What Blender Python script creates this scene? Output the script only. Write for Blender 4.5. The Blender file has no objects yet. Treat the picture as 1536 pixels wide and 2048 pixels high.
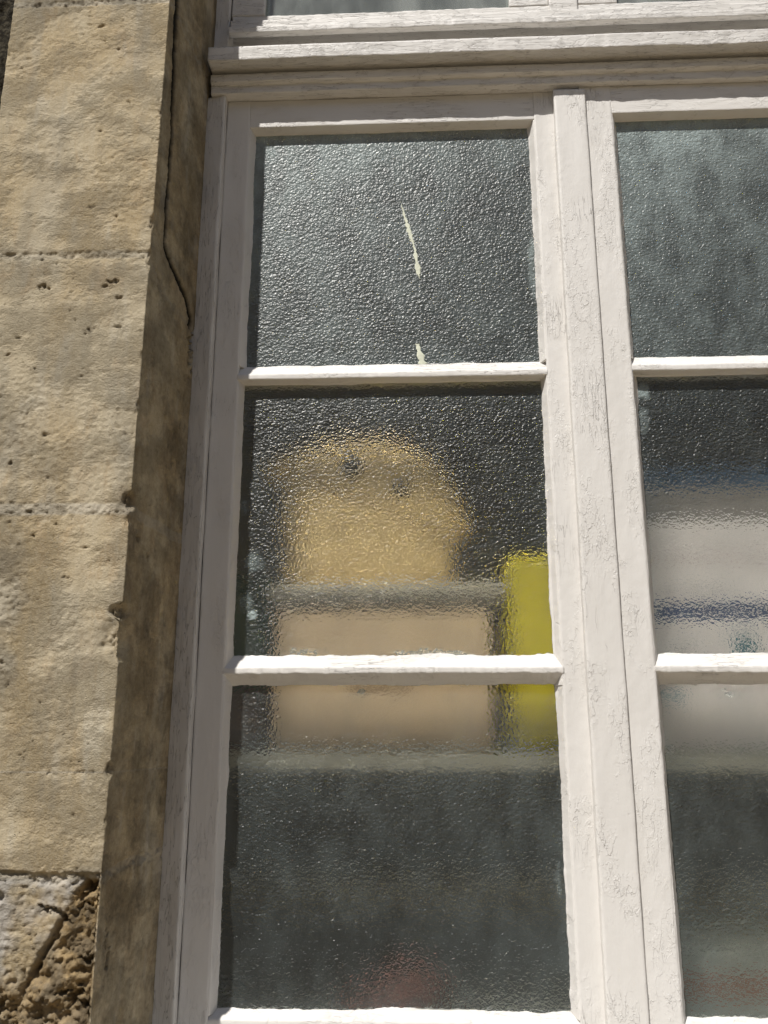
import bpy, bmesh, math, random
import numpy as np
from mathutils import Matrix, Vector
random.seed(5)
SC = bpy.context.scene
COL = SC.collection

# ------------------------------------------------------------------ camera
cam = bpy.data.cameras.new('camera')
camo = bpy.data.objects.new('camera', cam); COL.objects.link(camo)
PITCH, YAW, ROLL = 0.2563, 0.0446, 0.0006
fwd = Vector((-math.sin(YAW)*math.cos(PITCH), math.cos(YAW)*math.cos(PITCH), math.sin(PITCH)))
rt = Vector((math.cos(YAW), math.sin(YAW), 0)); up = rt.cross(fwd)
r2 = rt*math.cos(ROLL)+up*math.sin(ROLL); u2 = up*math.cos(ROLL)-rt*math.sin(ROLL)
camo.matrix_world = Matrix(((r2.x,u2.x,-fwd.x,0.2485),(r2.y,u2.y,-fwd.y,-1.0825),(r2.z,u2.z,-fwd.z,-0.7368),(0,0,0,1)))
cam.sensor_fit = 'VERTICAL'; cam.sensor_height = 36; cam.lens = 1721.3/2048*36
cam.clip_start = 0.02; cam.clip_end = 500
SC.camera = camo

# ------------------------------------------------------------------ light
SUN = Vector((-0.585, -1.0, 1.70)).normalized()          # towards the sun
el = math.asin(SUN.z); rot = math.atan2(SUN.x, SUN.y)
w = bpy.data.worlds.new('World'); SC.world = w; w.use_nodes = True
nt = w.node_tree; bg = nt.nodes['Background']
sk = nt.nodes.new('ShaderNodeTexSky'); sk.sky_type = 'NISHITA'; sk.sun_disc = False
sk.sun_elevation = el; sk.sun_rotation = rot
nt.links.new(sk.outputs[0], bg.inputs[0]); bg.inputs[1].default_value = 0.070
sl = bpy.data.lights.new('sun', 'SUN'); sl.energy = 4.6; sl.angle = math.radians(0.55); sl.color = (1, .962, .905)
so = bpy.data.objects.new('sun', sl); COL.objects.link(so)
so.rotation_euler = SUN.to_track_quat('Z', 'Y').to_euler(); so.location = (-3, -5, 8)
SC.view_settings.view_transform = 'Standard'; SC.view_settings.look = 'None'
SC.view_settings.gamma = 1; SC.view_settings.exposure = 0.2
SC.cycles.caustics_refractive = True; SC.cycles.caustics_reflective = False
SC.cycles.max_bounces = 9; SC.cycles.transmission_bounces = 8; SC.cycles.transparent_max_bounces = 12
SC.cycles.diffuse_bounces = 3
SC.cycles.sample_clamp_indirect = 0

# ------------------------------------------------------------------ noise (numpy)
def _h(ix, iy, iz, s):
    n = (ix*374761393 + iy*668265263 + iz*2147483647 + s*1274126177) & 0xffffffff
    n = ((n ^ (n >> 13))*1274126177) & 0xffffffff
    n = ((n ^ (n >> 16))*2246822519) & 0xffffffff
    return ((n ^ (n >> 15)) & 0xffffff)/float(0xffffff)*2-1
def vn(p, scale, seed=0):
    q = np.asarray(p, float)*scale
    i = np.floor(q).astype(np.int64); f = q-i; f = f*f*f*(f*(f*6-15)+10)
    o = 0
    for dx in (0, 1):
        wx = f[..., 0] if dx else 1-f[..., 0]
        for dy in (0, 1):
            wy = f[..., 1] if dy else 1-f[..., 1]
            for dz in (0, 1):
                wz = f[..., 2] if dz else 1-f[..., 2]
                o = o+wx*wy*wz*_h(i[..., 0]+dx, i[..., 1]+dy, i[..., 2]+dz, seed)
    return o
def fbm(p, scale, octv=4, seed=0, gain=.5):
    a = 1; s = 0; t = 0
    for k in range(octv):
        s = s+a*vn(p, scale*2.03**k, seed+k*17); t += a; a *= gain
    return s/t
def sstep(a, b, x):
    t = np.clip((x-a)/(b-a), 0, 1); return t*t*(3-2*t)

# ------------------------------------------------------------------ object helpers
def link(name, me, mat, parent=None):
    o = bpy.data.objects.new(name, me); COL.objects.link(o)
    if mat: me.materials.append(mat)
    if parent: o.parent = parent
    return o
def tag(o, label=None, cat=None, group=None, kind=None):
    if label: o['label'] = label
    if cat: o['category'] = cat
    if group: o['group'] = group
    if kind: o['kind'] = kind
    return o
def empty(name, loc, label, cat, group=None):
    o = bpy.data.objects.new(name, None); COL.objects.link(o); o.location = loc
    o.empty_display_size = .05
    return tag(o, label, cat, group)
def mesh_np(name, V, F, smooth=True):
    me = bpy.data.meshes.new(name)
    V = np.asarray(V, np.float32).reshape(-1, 3); F = np.asarray(F, np.int32)
    me.vertices.add(len(V)); me.vertices.foreach_set('co', V.ravel())
    n, k = F.shape
    me.loops.add(n*k); me.loops.foreach_set('vertex_index', F.ravel())
    me.polygons.add(n); me.polygons.foreach_set('loop_start', np.arange(0, n*k, k, dtype=np.int32))
    me.polygons.foreach_set('loop_total', np.full(n, k, np.int32))
    me.update(calc_edges=True); me.validate()
    me.polygons.foreach_set('use_smooth', np.full(len(me.polygons), smooth))
    return me
def gridF(nr, nc, closed=False):
    r = np.arange(nr-1)[:, None]; c = np.arange(nc if closed else nc-1)[None, :]
    c2 = (c+1) % nc
    return np.stack([r*nc+c, r*nc+c2, (r+1)*nc+c2, (r+1)*nc+c], -1).reshape(-1, 4)
def set_attr(me, name, arr):
    a = me.color_attributes.new(name, 'FLOAT_COLOR', 'POINT')
    a.data.foreach_set('color', np.asarray(arr, np.float32).ravel())

def sweep(name, prof, t0, t1, axis, mat, parent=None, step=.002, seg=.003, amp=.0004, seed=1, fine=.00012, bump=None):
    """a bar: prof(t) gives the cross-section corners; (x,y) for axis Z, (y,z) for axis X"""
    n = max(2, int((t1-t0)/step)+1); T = np.linspace(t0, t1, n)
    base = prof(T)                                    # list of (a,b), each scalar or array
    A = [np.broadcast_to(np.asarray(p[0], float), T.shape) for p in base]
    B = [np.broadcast_to(np.asarray(p[1], float), T.shape) for p in base]
    m = len(base); ca = []; cb = []
    for i in range(m):
        j = (i+1) % m
        L = math.hypot(A[j].mean()-A[i].mean(), B[j].mean()-B[i].mean())
        k = max(1, int(round(L/seg)))
        rnd = min(.28, .0006/max(L, 1e-5))
        fr = [rnd]+[q/k for q in range(1, k)]+[1-rnd] if L > .003 else [.5]
        for f in fr:
            ca.append(A[i]*(1-f)+A[j]*f); cb.append(B[i]*(1-f)+B[j]*f)
    ca = np.array(ca).T; cb = np.array(cb).T           # n x M
    M = ca.shape[1]; TT = np.repeat(T[:, None], M, 1)
    P = np.stack([ca, cb, TT], -1) if axis == 'Z' else np.stack([TT, ca, cb], -1)
    q = P.copy()
    ax = 2 if axis == 'Z' else 0
    q[..., ax] *= .25
    d = [k for k in (0, 1, 2) if k != ax]
    for k in d:
        P[..., k] += amp*fbm(q+k*3.3, 60, 3, seed+k)*1.6+fine*fbm(q+k*1.7, 520, 2, seed+5+k)*1.6
    if bump is not None: P = bump(P)
    F = gridF(n, M, True)
    if axis == 'X': pass
    V = P.reshape(-1, 3)
    # caps
    c0 = len(V); V = np.vstack([V, P[0].mean(0), P[-1].mean(0)])
    me = mesh_np(name, V, F)
    bm = bmesh.new(); bm.from_mesh(me); bm.verts.ensure_lookup_table()
    for i in range(M):
        j = (i+1) % M
        bm.faces.new((bm.verts[c0], bm.verts[j], bm.verts[i]))
        bm.faces.new((bm.verts[c0+1], bm.verts[(n-1)*M+i], bm.verts[(n-1)*M+j]))
    bmesh.ops.recalc_face_normals(bm, faces=bm.faces)
    bm.to_mesh(me); bm.free()
    for p in me.polygons: p.use_smooth = True
    return link(name, me, mat, parent)
def join(name, objs, parent=None):
    bm = bmesh.new(); mats = []
    for o in objs:
        bm.from_mesh(o.data)
        if not mats: mats = [o.data.materials[0]]
    me = bpy.data.meshes.new(name); bm.to_mesh(me); bm.free()
    for p in me.polygons: p.use_smooth = True
    for o in objs: bpy.data.objects.remove(o)
    return link(name, me, mats[0], parent)
def box(name, a, b, mat, parent=None, bev=.002, rel=None, seg=2):
    bm = bmesh.new(); bmesh.ops.create_cube(bm, size=1)
    for v in bm.verts:
        v.co = Vector([(a[i]+b[i])/2+v.co[i]*(b[i]-a[i]) for i in range(3)])
        if rel: v.co -= Vector(rel)
    if bev: bmesh.ops.bevel(bm, geom=bm.edges[:], offset=bev, segments=seg, affect='EDGES', profile=.5)
    me = bpy.data.meshes.new(name); bm.to_mesh(me); bm.free()
    return link(name, me, mat, parent)

# ------------------------------------------------------------------ material helpers
class N:
    def __init__(s, name):
        s.m = bpy.data.materials.new(name); s.m.use_nodes = True
        s.t = s.m.node_tree; s.t.nodes.clear()
        s.out = s.add('OutputMaterial'); s.tc = s.add('TexCoord')
    def add(s, k, **kw):
        n = s.t.nodes.new('ShaderNode'+k)
        for a, b in kw.items(): setattr(n, a, b)
        return n
    def con(s, a, b): s.t.links.new(a, b)
    def put(s, sock, v):
        if hasattr(v, 'links') or isinstance(v, bpy.types.NodeSocket): s.con(v, sock)
        else: sock.default_value = v
    def map(s, sc=(1, 1, 1), loc=(0, 0, 0)):
        n = s.add('Mapping'); s.con(s.tc.outputs['Object'], n.inputs[0])
        n.inputs['Scale'].default_value = sc; n.inputs['Location'].default_value = loc
        return n.outputs[0]
    def noise(s, vec, scale, detail=3, rough=.5, dist=0):
        n = s.add('TexNoise'); s.con(vec, n.inputs['Vector'])
        n.inputs['Scale'].default_value = scale; n.inputs['Detail'].default_value = detail
        n.inputs['Roughness'].default_value = rough; n.inputs['Distortion'].default_value = dist
        return n.outputs['Fac']
    def vor(s, vec, scale, feature='F1', rnd=1):
        n = s.add('TexVoronoi'); n.feature = feature; s.con(vec, n.inputs['Vector'])
        n.inputs['Scale'].default_value = scale; n.inputs['Randomness'].default_value = rnd
        if feature == 'SMOOTH_F1': n.inputs['Smoothness'].default_value = .6
        return n.outputs['Distance']
    def ramp(s, v, a, b, c0=0., c1=1.):
        n = s.add('MapRange'); n.interpolation_type = 'SMOOTHSTEP'; s.con(v, n.inputs[0])
        n.inputs[1].default_value = a; n.inputs[2].default_value = b
        n.inputs[3].default_value = c0; n.inputs[4].default_value = c1
        return n.outputs[0]
    def math(s, op, a, b=0.):
        n = s.add('Math', operation=op); s.put(n.inputs[0], a); s.put(n.inputs[1], b); return n.outputs[0]
    def mix(s, f, a, b, mode='MIX'):
        n = s.add('MixRGB', blend_type=mode); s.put(n.inputs[0], f)
        for k, v in ((1, a), (2, b)):
            if isinstance(v, tuple): v = v+(1,) if len(v) == 3 else v
            s.put(n.inputs[k], v)
        return n.outputs[0]
    def bump(s, h, dist, strength=1., nrm=None):
        n = s.add('Bump'); s.con(h, n.inputs['Height']); n.inputs['Distance'].default_value = dist
        n.inputs['Strength'].default_value = strength
        if nrm: s.con(nrm, n.inputs['Normal'])
        return n.outputs[0]
    def bsdf(s, col, rough=.6, nrm=None, spec=.3):
        b = s.add('BsdfPrincipled')
        s.put(b.inputs['Base Color'], col+(1,) if isinstance(col, tuple) else col)
        s.put(b.inputs['Roughness'], rough); b.inputs['Specular IOR Level'].default_value = spec
        if nrm: s.con(nrm, b.inputs['Normal'])
        s.con(b.outputs[0], s.out.inputs[0]); return b

def paint(name, axis='Z', col=(.70, .68, .65), crack=.5, lines=.3, seed=0., flake=.5, dirt_dark=.2):
    n = N(name)
    st = {'Z': (1, 1, .09), 'X': (.09, 1, 1)}[axis]
    st2 = {'Z': (1, 1, .42), 'X': (.42, 1, 1)}[axis]
    g = n.map(st, (seed, seed*.7, seed*1.3)); g2 = n.map(st2, (seed*2, seed, seed)); o = n.map((1, 1, 1), (seed,)*3)
    # flake plateaus: smooth noise cut at a level, only in weathered patches
    patch = n.ramp(n.noise(g2, 22, 3, .6), .50-.10*flake, .66-.08*flake)
    f1 = n.noise(g2, 105, 4, .6, .4); pl1 = n.ramp(f1, .52, .545)
    f2 = n.noise(o, 230, 3, .6, .3); pl2 = n.ramp(f2, .56, .60)
    plate = n.math('MULTIPLY', n.math('ADD', pl1, n.math('MULTIPLY', pl2, .5)), patch)
    # thin raised lips at the edge of the plateaus
    lip = n.math('MULTIPLY', n.math('MULTIPLY', n.ramp(f1, .50, .52), n.ramp(f1, .55, .525)), patch)
    # grain and long hairline cracks
    gr = n.noise(g, 420, 4, .65)
    gl = n.noise(g, 210, 2, .5, .2)
    line = n.ramp(n.math('ABSOLUTE', n.math('SUBTRACT', gl, .5)), .012, .0)
    lmask = n.ramp(n.noise(n.map((1, 1, 1), (seed+4, 1, 2)), 9, 2), .62-.35*lines, .80-.35*lines)
    line = n.math('MULTIPLY', line, lmask)
    wob = n.add('VectorMath', operation='ADD'); n.con(g2, wob.inputs[0])
    nn = n.add('TexNoise'); n.con(o, nn.inputs['Vector']); nn.inputs['Scale'].default_value = 60
    sc = n.add('VectorMath', operation='SCALE'); n.con(nn.outputs['Color'], sc.inputs[0]); sc.inputs['Scale'].default_value = .016
    n.con(sc.outputs[0], wob.inputs[1])
    ck = n.ramp(n.vor(wob.outputs[0], 42, 'DISTANCE_TO_EDGE'), .022, .004)
    cm = n.ramp(n.noise(n.map((1, 1, 1), (9+seed, 3, 5)), 26, 3, .6), .66-.22*crack, .76-.22*crack)
    ck = n.math('MULTIPLY', ck, cm)
    # colour
    big = n.noise(o, 7, 4, .6)
    c = n.mix(n.ramp(big, .35, .75, 0, dirt_dark), col, (col[0]*.80, col[1]*.79, col[2]*.76))
    c = n.mix(n.ramp(gr, .35, .7, 0, .06), c, (.55, .50, .44))
    c = n.mix(n.math('MULTIPLY', line, .5), c, (.17, .15, .13))
    c = n.mix(n.math('MULTIPLY', ck, .16), c, (.16, .14, .12))
    bare = n.math('MULTIPLY', n.ramp(n.noise(g2, 120, 3, .6), .68, .70), patch)
    c = n.mix(n.math('MULTIPLY', bare, .35), c, (.50, .46, .41))
    h = n.math('ADD', n.math('MULTIPLY', plate, .9), n.math('MULTIPLY', lip, .9))
    h = n.math('SUBTRACT', h, n.math('MULTIPLY', line, 1.1)); h = n.math('SUBTRACT', h, n.math('MULTIPLY', ck, .7))
    h = n.math('ADD', h, n.math('MULTIPLY', gr, .35))
    h = n.math('ADD', h, n.math('MULTIPLY', n.noise(o, 300, 3), .35))
    n.bsdf(c, .55, n.bump(h, .00042), .35)
    return n.m

P_V = paint('paint_vertical', 'Z', crack=.2, lines=.30, flake=.45)
P_H = paint('paint_horizontal', 'X', crack=.55, lines=.45, seed=3., flake=.6)
P_OLD = paint('paint_weathered', 'Z', crack=.2, lines=1.1, seed=7., flake=.3, dirt_dark=.5, col=(.68, .66, .63))
P_LED = paint('paint_ledge', 'X', crack=1.0, lines=.9, seed=11., flake=.9, dirt_dark=.3)
P_BAT = paint('paint_batten', 'Z', crack=.2, lines=.2, seed=17., flake=.6)
P_PUT = paint('paint_putty', 'Z', crack=.5, lines=.0, seed=23., flake=.2)

def stone_mat():
    n = N('limestone'); o = n.map(); v = n.map((1, 1, .45), (2, 3, 1))
    at = n.add('VertexColor', layer_name='wear'); sp = n.add('SeparateColor'); n.con(at.outputs[0], sp.inputs[0])
    mort, dirt_dark, ero = sp.outputs[0], sp.outputs[1], sp.outputs[2]
    a = n.noise(v, 11, 5, .62, .3); b = n.noise(v, 34, 5, .65, .4); f = n.noise(o, 420, 4, .7)
    c = n.mix(n.ramp(a, .40, .62), (.43, .335, .195), (.51, .435, .30))
    c = n.mix(n.ramp(b, .53, .68, 0, .6), c, (.41, .295, .165))
    c = n.mix(n.ramp(n.noise(n.map((1, 1, .3), (7, 1, 4)), 22, 4, .6), .56, .70, 0, .5), c, (.60, .56, .46))
    c = n.mix(n.ramp(n.noise(n.map((1, 1, 1), (1, 8, 4)), 55, 5, .75), .50, .66, 0, .55), c, (.33, .27, .18))
    c = n.mix(n.ramp(n.noise(n.map((1, 1, 1.8), (3, 8, 9)), 150, 4, .75), .55, .68, 0, .5), c, (.27, .215, .14))
    c = n.mix(n.ramp(f, .35, .75, 0, .45), c, (.62, .54, .40))
    c = n.mix(n.ramp(n.noise(n.map((1, 1, 1), (4, 4, 4)), 700, 3, .7), .62, .74, 0, .5), c, (.30, .23, .14))
    c = n.mix(n.math('MULTIPLY', mort, .6), c, (.50, .46, .38))
    gre = n.mix(n.ramp(b, .42, .6), (.60, .57, .52), (.45, .36, .22))
    c = n.mix(ero, c, n.mix(n.ramp(n.noise(o, 40, 5, .7), .42, .60), (.36, .25, .12), (.13, .095, .055)))
    c = n.mix(n.math('MULTIPLY', dirt_dark, .8), c, n.mix(n.ramp(n.noise(v, 60, 4, .7), .4, .6), (.225, .17, .10), (.085, .065, .042)))  # mask: dirt plus darker pits, chips, joint rims and reveal
    at2 = n.add('VertexColor', layer_name='pale'); sp2 = n.add('SeparateColor'); n.con(at2.outputs[0], sp2.inputs[0])
    c = n.mix(sp2.outputs[0], c, n.mix(n.ramp(f, .4, .7), (.45, .42, .375), (.34, .315, .28)))
    c = n.mix(sp2.outputs[2], c, n.mix(n.ramp(n.noise(v, 30, 4, .7), .4, .6), (.40, .36, .28), (.30, .26, .19)))
    c = n.mix(sp2.outputs[1], c, (.02, .017, .012))  # darkness inside the crack painted into the colour
    rz = n.ramp(n.noise(n.map((1, 1, 1.4), (5, 5, 5)), 14, 5, .6), .40, .62, .35, 1.35)
    h = n.math('ADD', n.noise(o, 480, 5, .8), n.math('MULTIPLY', n.noise(n.map((1, 1, 1.5)), 150, 5, .75, .5), .7))
    h = n.math('MULTIPLY', h, rz)
    pit = n.ramp(n.vor(n.map((1, 1, 1.6)), 170), .16, .0)
    pm = n.ramp(n.noise(o, 28, 3), .48, .62)
    h = n.math('SUBTRACT', h, n.math('MULTIPLY', n.math('MULTIPLY', pit, pm), 1.2))
    dist = n.bump(h, .0034, 1.0)
    n.bsdf(c, .92, dist, .15)
    return n.m
STONE = stone_mat()

def glass_mat(name, seed, amp=.00038, scale=245., dust=.10):
    n = N(name); o = n.map((1, 1, 1.12), (seed, 0, seed*1.7))
    wob = n.add('VectorMath', operation='ADD'); n.con(o, wob.inputs[0])
    nn = n.add('TexNoise'); n.con(o, nn.inputs['Vector']); nn.inputs['Scale'].default_value = 150
    sc = n.add('VectorMath', operation='SCALE'); n.con(nn.outputs['Color'], sc.inputs[0]); sc.inputs['Scale'].default_value = .004
    n.con(sc.outputs[0], wob.inputs[1])
    v1 = n.vor(wob.outputs[0], scale, 'SMOOTH_F1'); v2 = n.vor(wob.outputs[0], scale*1.9, 'SMOOTH_F1')
    h = n.math('SUBTRACT', 1., n.math('ADD', v1, n.math('MULTIPLY', v2, .55)))
    nr = n.bump(h, amp*5.4); ng = n.bump(h, amp*2.6)
    rf = n.add('BsdfRefraction'); rf.inputs['Color'].default_value = (.96, .96, .93, 1)
    rf.inputs['Roughness'].default_value = .24; rf.inputs['IOR'].default_value = 1.25; n.con(nr, rf.inputs['Normal'])
    gl = n.add('BsdfGlossy'); gl.inputs['Roughness'].default_value = .36; n.con(ng, gl.inputs['Normal'])
    gl.inputs['Color'].default_value = (1, 1, 1, 1)
    fr = n.add('Fresnel'); n.con(n.ramp(n.add('NewGeometry').outputs['Backfacing'], 0, 1, 1.5, 1/1.5), fr.inputs['IOR']); n.con(ng, fr.inputs['Normal'])   # same reflectance from both sides
    tl = n.add('BsdfTranslucent'); tl.inputs['Color'].default_value = (.82, .86, .82, 1); n.con(ng, tl.inputs['Normal'])
    m0 = n.add('MixShader'); m0.inputs[0].default_value = .14; n.con(rf.outputs[0], m0.inputs[1]); n.con(tl.outputs[0], m0.inputs[2])
    m1 = n.add('MixShader'); n.con(fr.outputs[0], m1.inputs[0]); n.con(m0.outputs[0], m1.inputs[1]); n.con(gl.outputs[0], m1.inputs[2])
    df = n.add('BsdfDiffuse'); df.inputs['Color'].default_value = (.47, .56, .555, 1); n.con(ng, df.inputs['Normal'])
    at = n.add('VertexColor', layer_name='dust'); sp = n.add('SeparateColor'); n.con(at.outputs[0], sp.inputs[0])
    tx = n.ramp(n.noise(n.map((1, 1, .6)), 30, 5, .65), .3, .7, .55, 1.3)
    d = n.math('MULTIPLY', n.math('MULTIPLY', sp.outputs[0], tx), 1.)
    m2 = n.add('MixShader'); n.con(d, m2.inputs[0]); n.con(m1.outputs[0], m2.inputs[1]); n.con(df.outputs[0], m2.inputs[2])
    n.con(m2.outputs[0], n.out.inputs[0])
    return n.m
GLASS = glass_mat('hammered_glass', 0.)
def clear_back():
    n = N('glass_inner_face'); t = n.add('BsdfTransparent'); t.inputs[0].default_value = (.97, .985, .975, 1)
    n.con(t.outputs[0], n.out.inputs[0]); return n.m
GBACK = clear_back()
def plain_glass():
    n = N('plain_glass'); t = n.add('BsdfTransparent'); t.inputs[0].default_value = (.85, .9, .88, 1)
    gl = n.add('BsdfGlossy'); gl.inputs['Roughness'].default_value = .03
    fr = n.add('Fresnel'); n.con(n.ramp(n.add('NewGeometry').outputs['Backfacing'], 0, 1, 1.5, 1/1.5), fr.inputs['IOR'])
    m = n.add('MixShader'); n.con(fr.outputs[0], m.inputs[0]); n.con(t.outputs[0], m.inputs[1]); n.con(gl.outputs[0], m.inputs[2])
    df = n.add('BsdfDiffuse'); df.inputs['Color'].default_value = (.5, .52, .5, 1)
    m2 = n.add('MixShader'); n.con(n.ramp(n.noise(n.map((1, 1, .35)), 14, 4, .6), .35, .7, .12, .38), m2.inputs[0])
    n.con(m.outputs[0], m2.inputs[1]); n.con(df.outputs[0], m2.inputs[2]); n.con(m2.outputs[0], n.out.inputs[0]); return n.m
PGLASS = plain_glass()

def simple(name, col, rough=.6, var=.15, scale=20, bump=.0003, bscale=200, spec=.3):
    n = N(name); o = n.map()
    c = n.mix(n.ramp(n.noise(o, scale, 4, .6), .3, .7, 0, 1), tuple(k*(1-var) for k in col), tuple(min(1, k*(1+var)) for k in col))
    n.bsdf(c, rough, n.bump(n.noise(o, bscale, 3), bump), spec); return n.m

# ------------------------------------------------------------------ the ground and the room behind the glass
GZ = -2.35
m = N('paving'); o_ = m.map()
br = m.add('TexBrick'); m.con(o_, br.inputs['Vector']); br.inputs['Scale'].default_value = 2.2
br.inputs['Color1'].default_value = (.36, .29, .19, 1); br.inputs['Color2'].default_value = (.30, .24, .16, 1); br.inputs['Mortar'].default_value = (.05, .045, .04, 1)
br.inputs['Mortar Size'].default_value = .012
m.bsdf(m.mix(m.ramp(m.noise(o_, 6, 5), .3, .7, 0, .5), br.outputs['Color'], (.2, .165, .12)), .85, m.bump(m.noise(o_, 60, 4), .004), .2)
PAVE = m.m
def sheet(name, pts, mat, kind='structure'):
    me = bpy.data.meshes.new(name); me.from_pydata(pts, [], [tuple(range(len(pts)))]); me.update()
    return tag(link(name, me, mat), kind=kind)
sheet('pavement', [(-60, -80, GZ), (60, -80, GZ), (60, -.02, GZ), (-60, -.02, GZ)], PAVE)
ROOM = simple('room_plaster', (.30, .30, .28), .9, .1, 3, .001, 40)
FLOOR = simple('room_boards', (.16, .12, .08), .7, .2, 6, .001, 60)
RX0, RX1, RY0, RY1, RZ0, RZ1 = -1.2, 2.6, .06, 3.6, -2.2, .95
sheet('room_floor', [(RX0, RY0, RZ0), (RX1, RY0, RZ0), (RX1, RY1, RZ0), (RX0, RY1, RZ0)], FLOOR)
sheet('room_ceiling', [(RX0, RY0, RZ1), (RX0, RY1, RZ1), (RX1, RY1, RZ1), (RX1, RY0, RZ1)], ROOM)
sheet('room_back_wall', [(RX0, RY1, RZ0), (RX1, RY1, RZ0), (RX1, RY1, RZ1), (RX0, RY1, RZ1)], ROOM)
sheet('room_left_wall', [(RX0, RY0, RZ0), (RX0, RY1, RZ0), (RX0, RY1, RZ1), (RX0, RY0, RZ1)], ROOM)
sheet('room_right_wall', [(RX1, RY0, RZ0), (RX1, RY0, RZ1), (RX1, RY1, RZ1), (RX1, RY1, RZ0)], ROOM)

# ------------------------------------------------------------------ stone pilaster (one weathered surface round the corner)
CR = -.0785                                            # arris between front face and reveal
path = [(-.2905, -.06), (-.2905, -.160), (CR, -.160), (-.0605, .0), (-.058, .055)]
def resample(path, seg):
    pts = []; nr = []; us = []; u = 0
    for i in range(len(path)-1):
        a = np.array(path[i]); b = np.array(path[i+1]); L = np.linalg.norm(b-a)
        k = max(2, int(L/seg)); t = (b-a)/L; nrm = np.array([-t[1], t[0]])*-1   # outward = right of travel
        for q in range(k):
            pts.append(a+(b-a)*q/k); nr.append(nrm); us.append(i+q/k)
    pts.append(np.array(path[-1])); nr.append(nr[-1]); us.append(len(path)-1)
    nr = np.array(nr); n2 = nr.copy()
    for s in range(3): n2[1:-1] = (n2[:-2]+n2[1:-1]*2+n2[2:])/4
    n2 /= np.linalg.norm(n2, axis=1)[:, None]
    return np.array(pts), n2, np.array(us)
pp, pn, pu = resample(path, .0016)
Z = np.concatenate([np.arange(-2.35, -1.10, .02), np.arange(-1.10, .30, .0016), np.arange(.30, 1.2, .02)])
nz, npn = len(Z), len(pp)
PX = np.repeat(pp[None, :, 0], nz, 0); PY = np.repeat(pp[None, :, 1], nz, 0); ZZ = np.repeat(Z[:, None], npn, 1)
U = np.repeat(pu[None, :], nz, 0)
S = np.stack([PX, PY, ZZ], -1)
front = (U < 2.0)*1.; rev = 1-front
dep = np.zeros_like(ZZ); mort = np.zeros_like(ZZ); dirt_dark = np.zeros_like(ZZ); pale = np.zeros_like(ZZ); ero = np.zeros_like(ZZ); crk = np.zeros_like(ZZ)
n1 = fbm(S, 30, 4, 3); n2_ = fbm(S, 90, 3, 9); n3 = fbm(S, 240, 3, 21); n4 = fbm(S, 12, 3, 33)
dep += .0006*n1+.0006*n4
rough_zone = sstep(.0, .35, fbm(S*np.array([1, 1, .8]), 9, 3, 77)+.1)
dep += front*(.0006*n2_+(.0004+.0010*rough_zone)*n3)+rev*(.0004*n2_+.0003*n3)
pits = sstep(.50, .70, fbm(S*np.array([1, 1, 2.1]), 135, 3, 51))*sstep(.05, .3, fbm(S, 16, 3, 5)+.12)
dep += front*.0028*pits; dirt_dark = np.maximum(dirt_dark, front*.35*pits)
lam = np.clip((U-2.0)*1.4, 0, 1)
def joint(z0, w, depth, wob=.0015, z1=None, edge=.6, str_=1., rough=.0012, mor=1.):
    global dep, mort, dirt_dark
    zc = z0 if z1 is None else z0+(z1-z0)*np.minimum(lam*3, 1)
    d = ZZ-(zc+wob*fbm(S*np.array([1, 1, 0]), 25, 3, int(abs(z0)*999)))
    k = sstep(w, w*.75, np.abs(d+.0012*n2_)); depth = depth*(front+.25*rev)
    rim = np.exp(-((np.abs(d)-w)/.0011)**2)*sstep(-.5, .5, fbm(S, 28, 3, int(abs(z0)*777)))*sstep(-.6, .5, n3+n2_)
    dep = dep+k*(depth+rough*(n3+n2_)*1.5)+rim*.0016*edge*str_
    mort = np.maximum(mort, k*mor*(front+.4*rev)); dirt_dark = np.maximum(dirt_dark, rim*.75*edge)
joint(.2136, .0045, .001)
joint(-.1650, .0050, .0011, .002, -.196, .7, rough=.0010, mor=.6)
joint(-.4870, .0075, .0004, .001, -.490, 1.0, rough=.0007)
joint(-.7722, .0010, .0003, .0006, None, .4)
joint(-.8745, .0060, .0036, .003, -.868, .9, rough=.002)
joint(-1.22, .007, .002); joint(-1.55, .007, .002); joint(-1.9, .007, .002); joint(.52, .007, .002); joint(.85, .007, .002)
WB = 1.6*fbm(S, 210, 3, 301); WC = 1.6*fbm(S, 210, 3, 303)
def pit(x, z, rx, rz, d, dk=.7, y=None, ang=0):
    global dep, dirt_dark
    if y is None: a = PX-x; msk = front
    else: a = PY-y; msk = rev
    b = ZZ-z+.9*rz*WB+.5*rz*WC; a = a+.9*rx*WC-.5*rx*WB; ca, sa = math.cos(ang), math.sin(ang)
    q = ((a*ca+b*sa)/rx)**2+((-a*sa+b*ca)/rz)**2
    k = msk*sstep(1.4, .1, q+1.3*n2_+1.1*n3)
    dep = dep+k*d; dirt_dark = np.maximum(dirt_dark, k*dk)
for a in PITS_FRONT if 'PITS_FRONT' in globals() else []: pass
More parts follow.
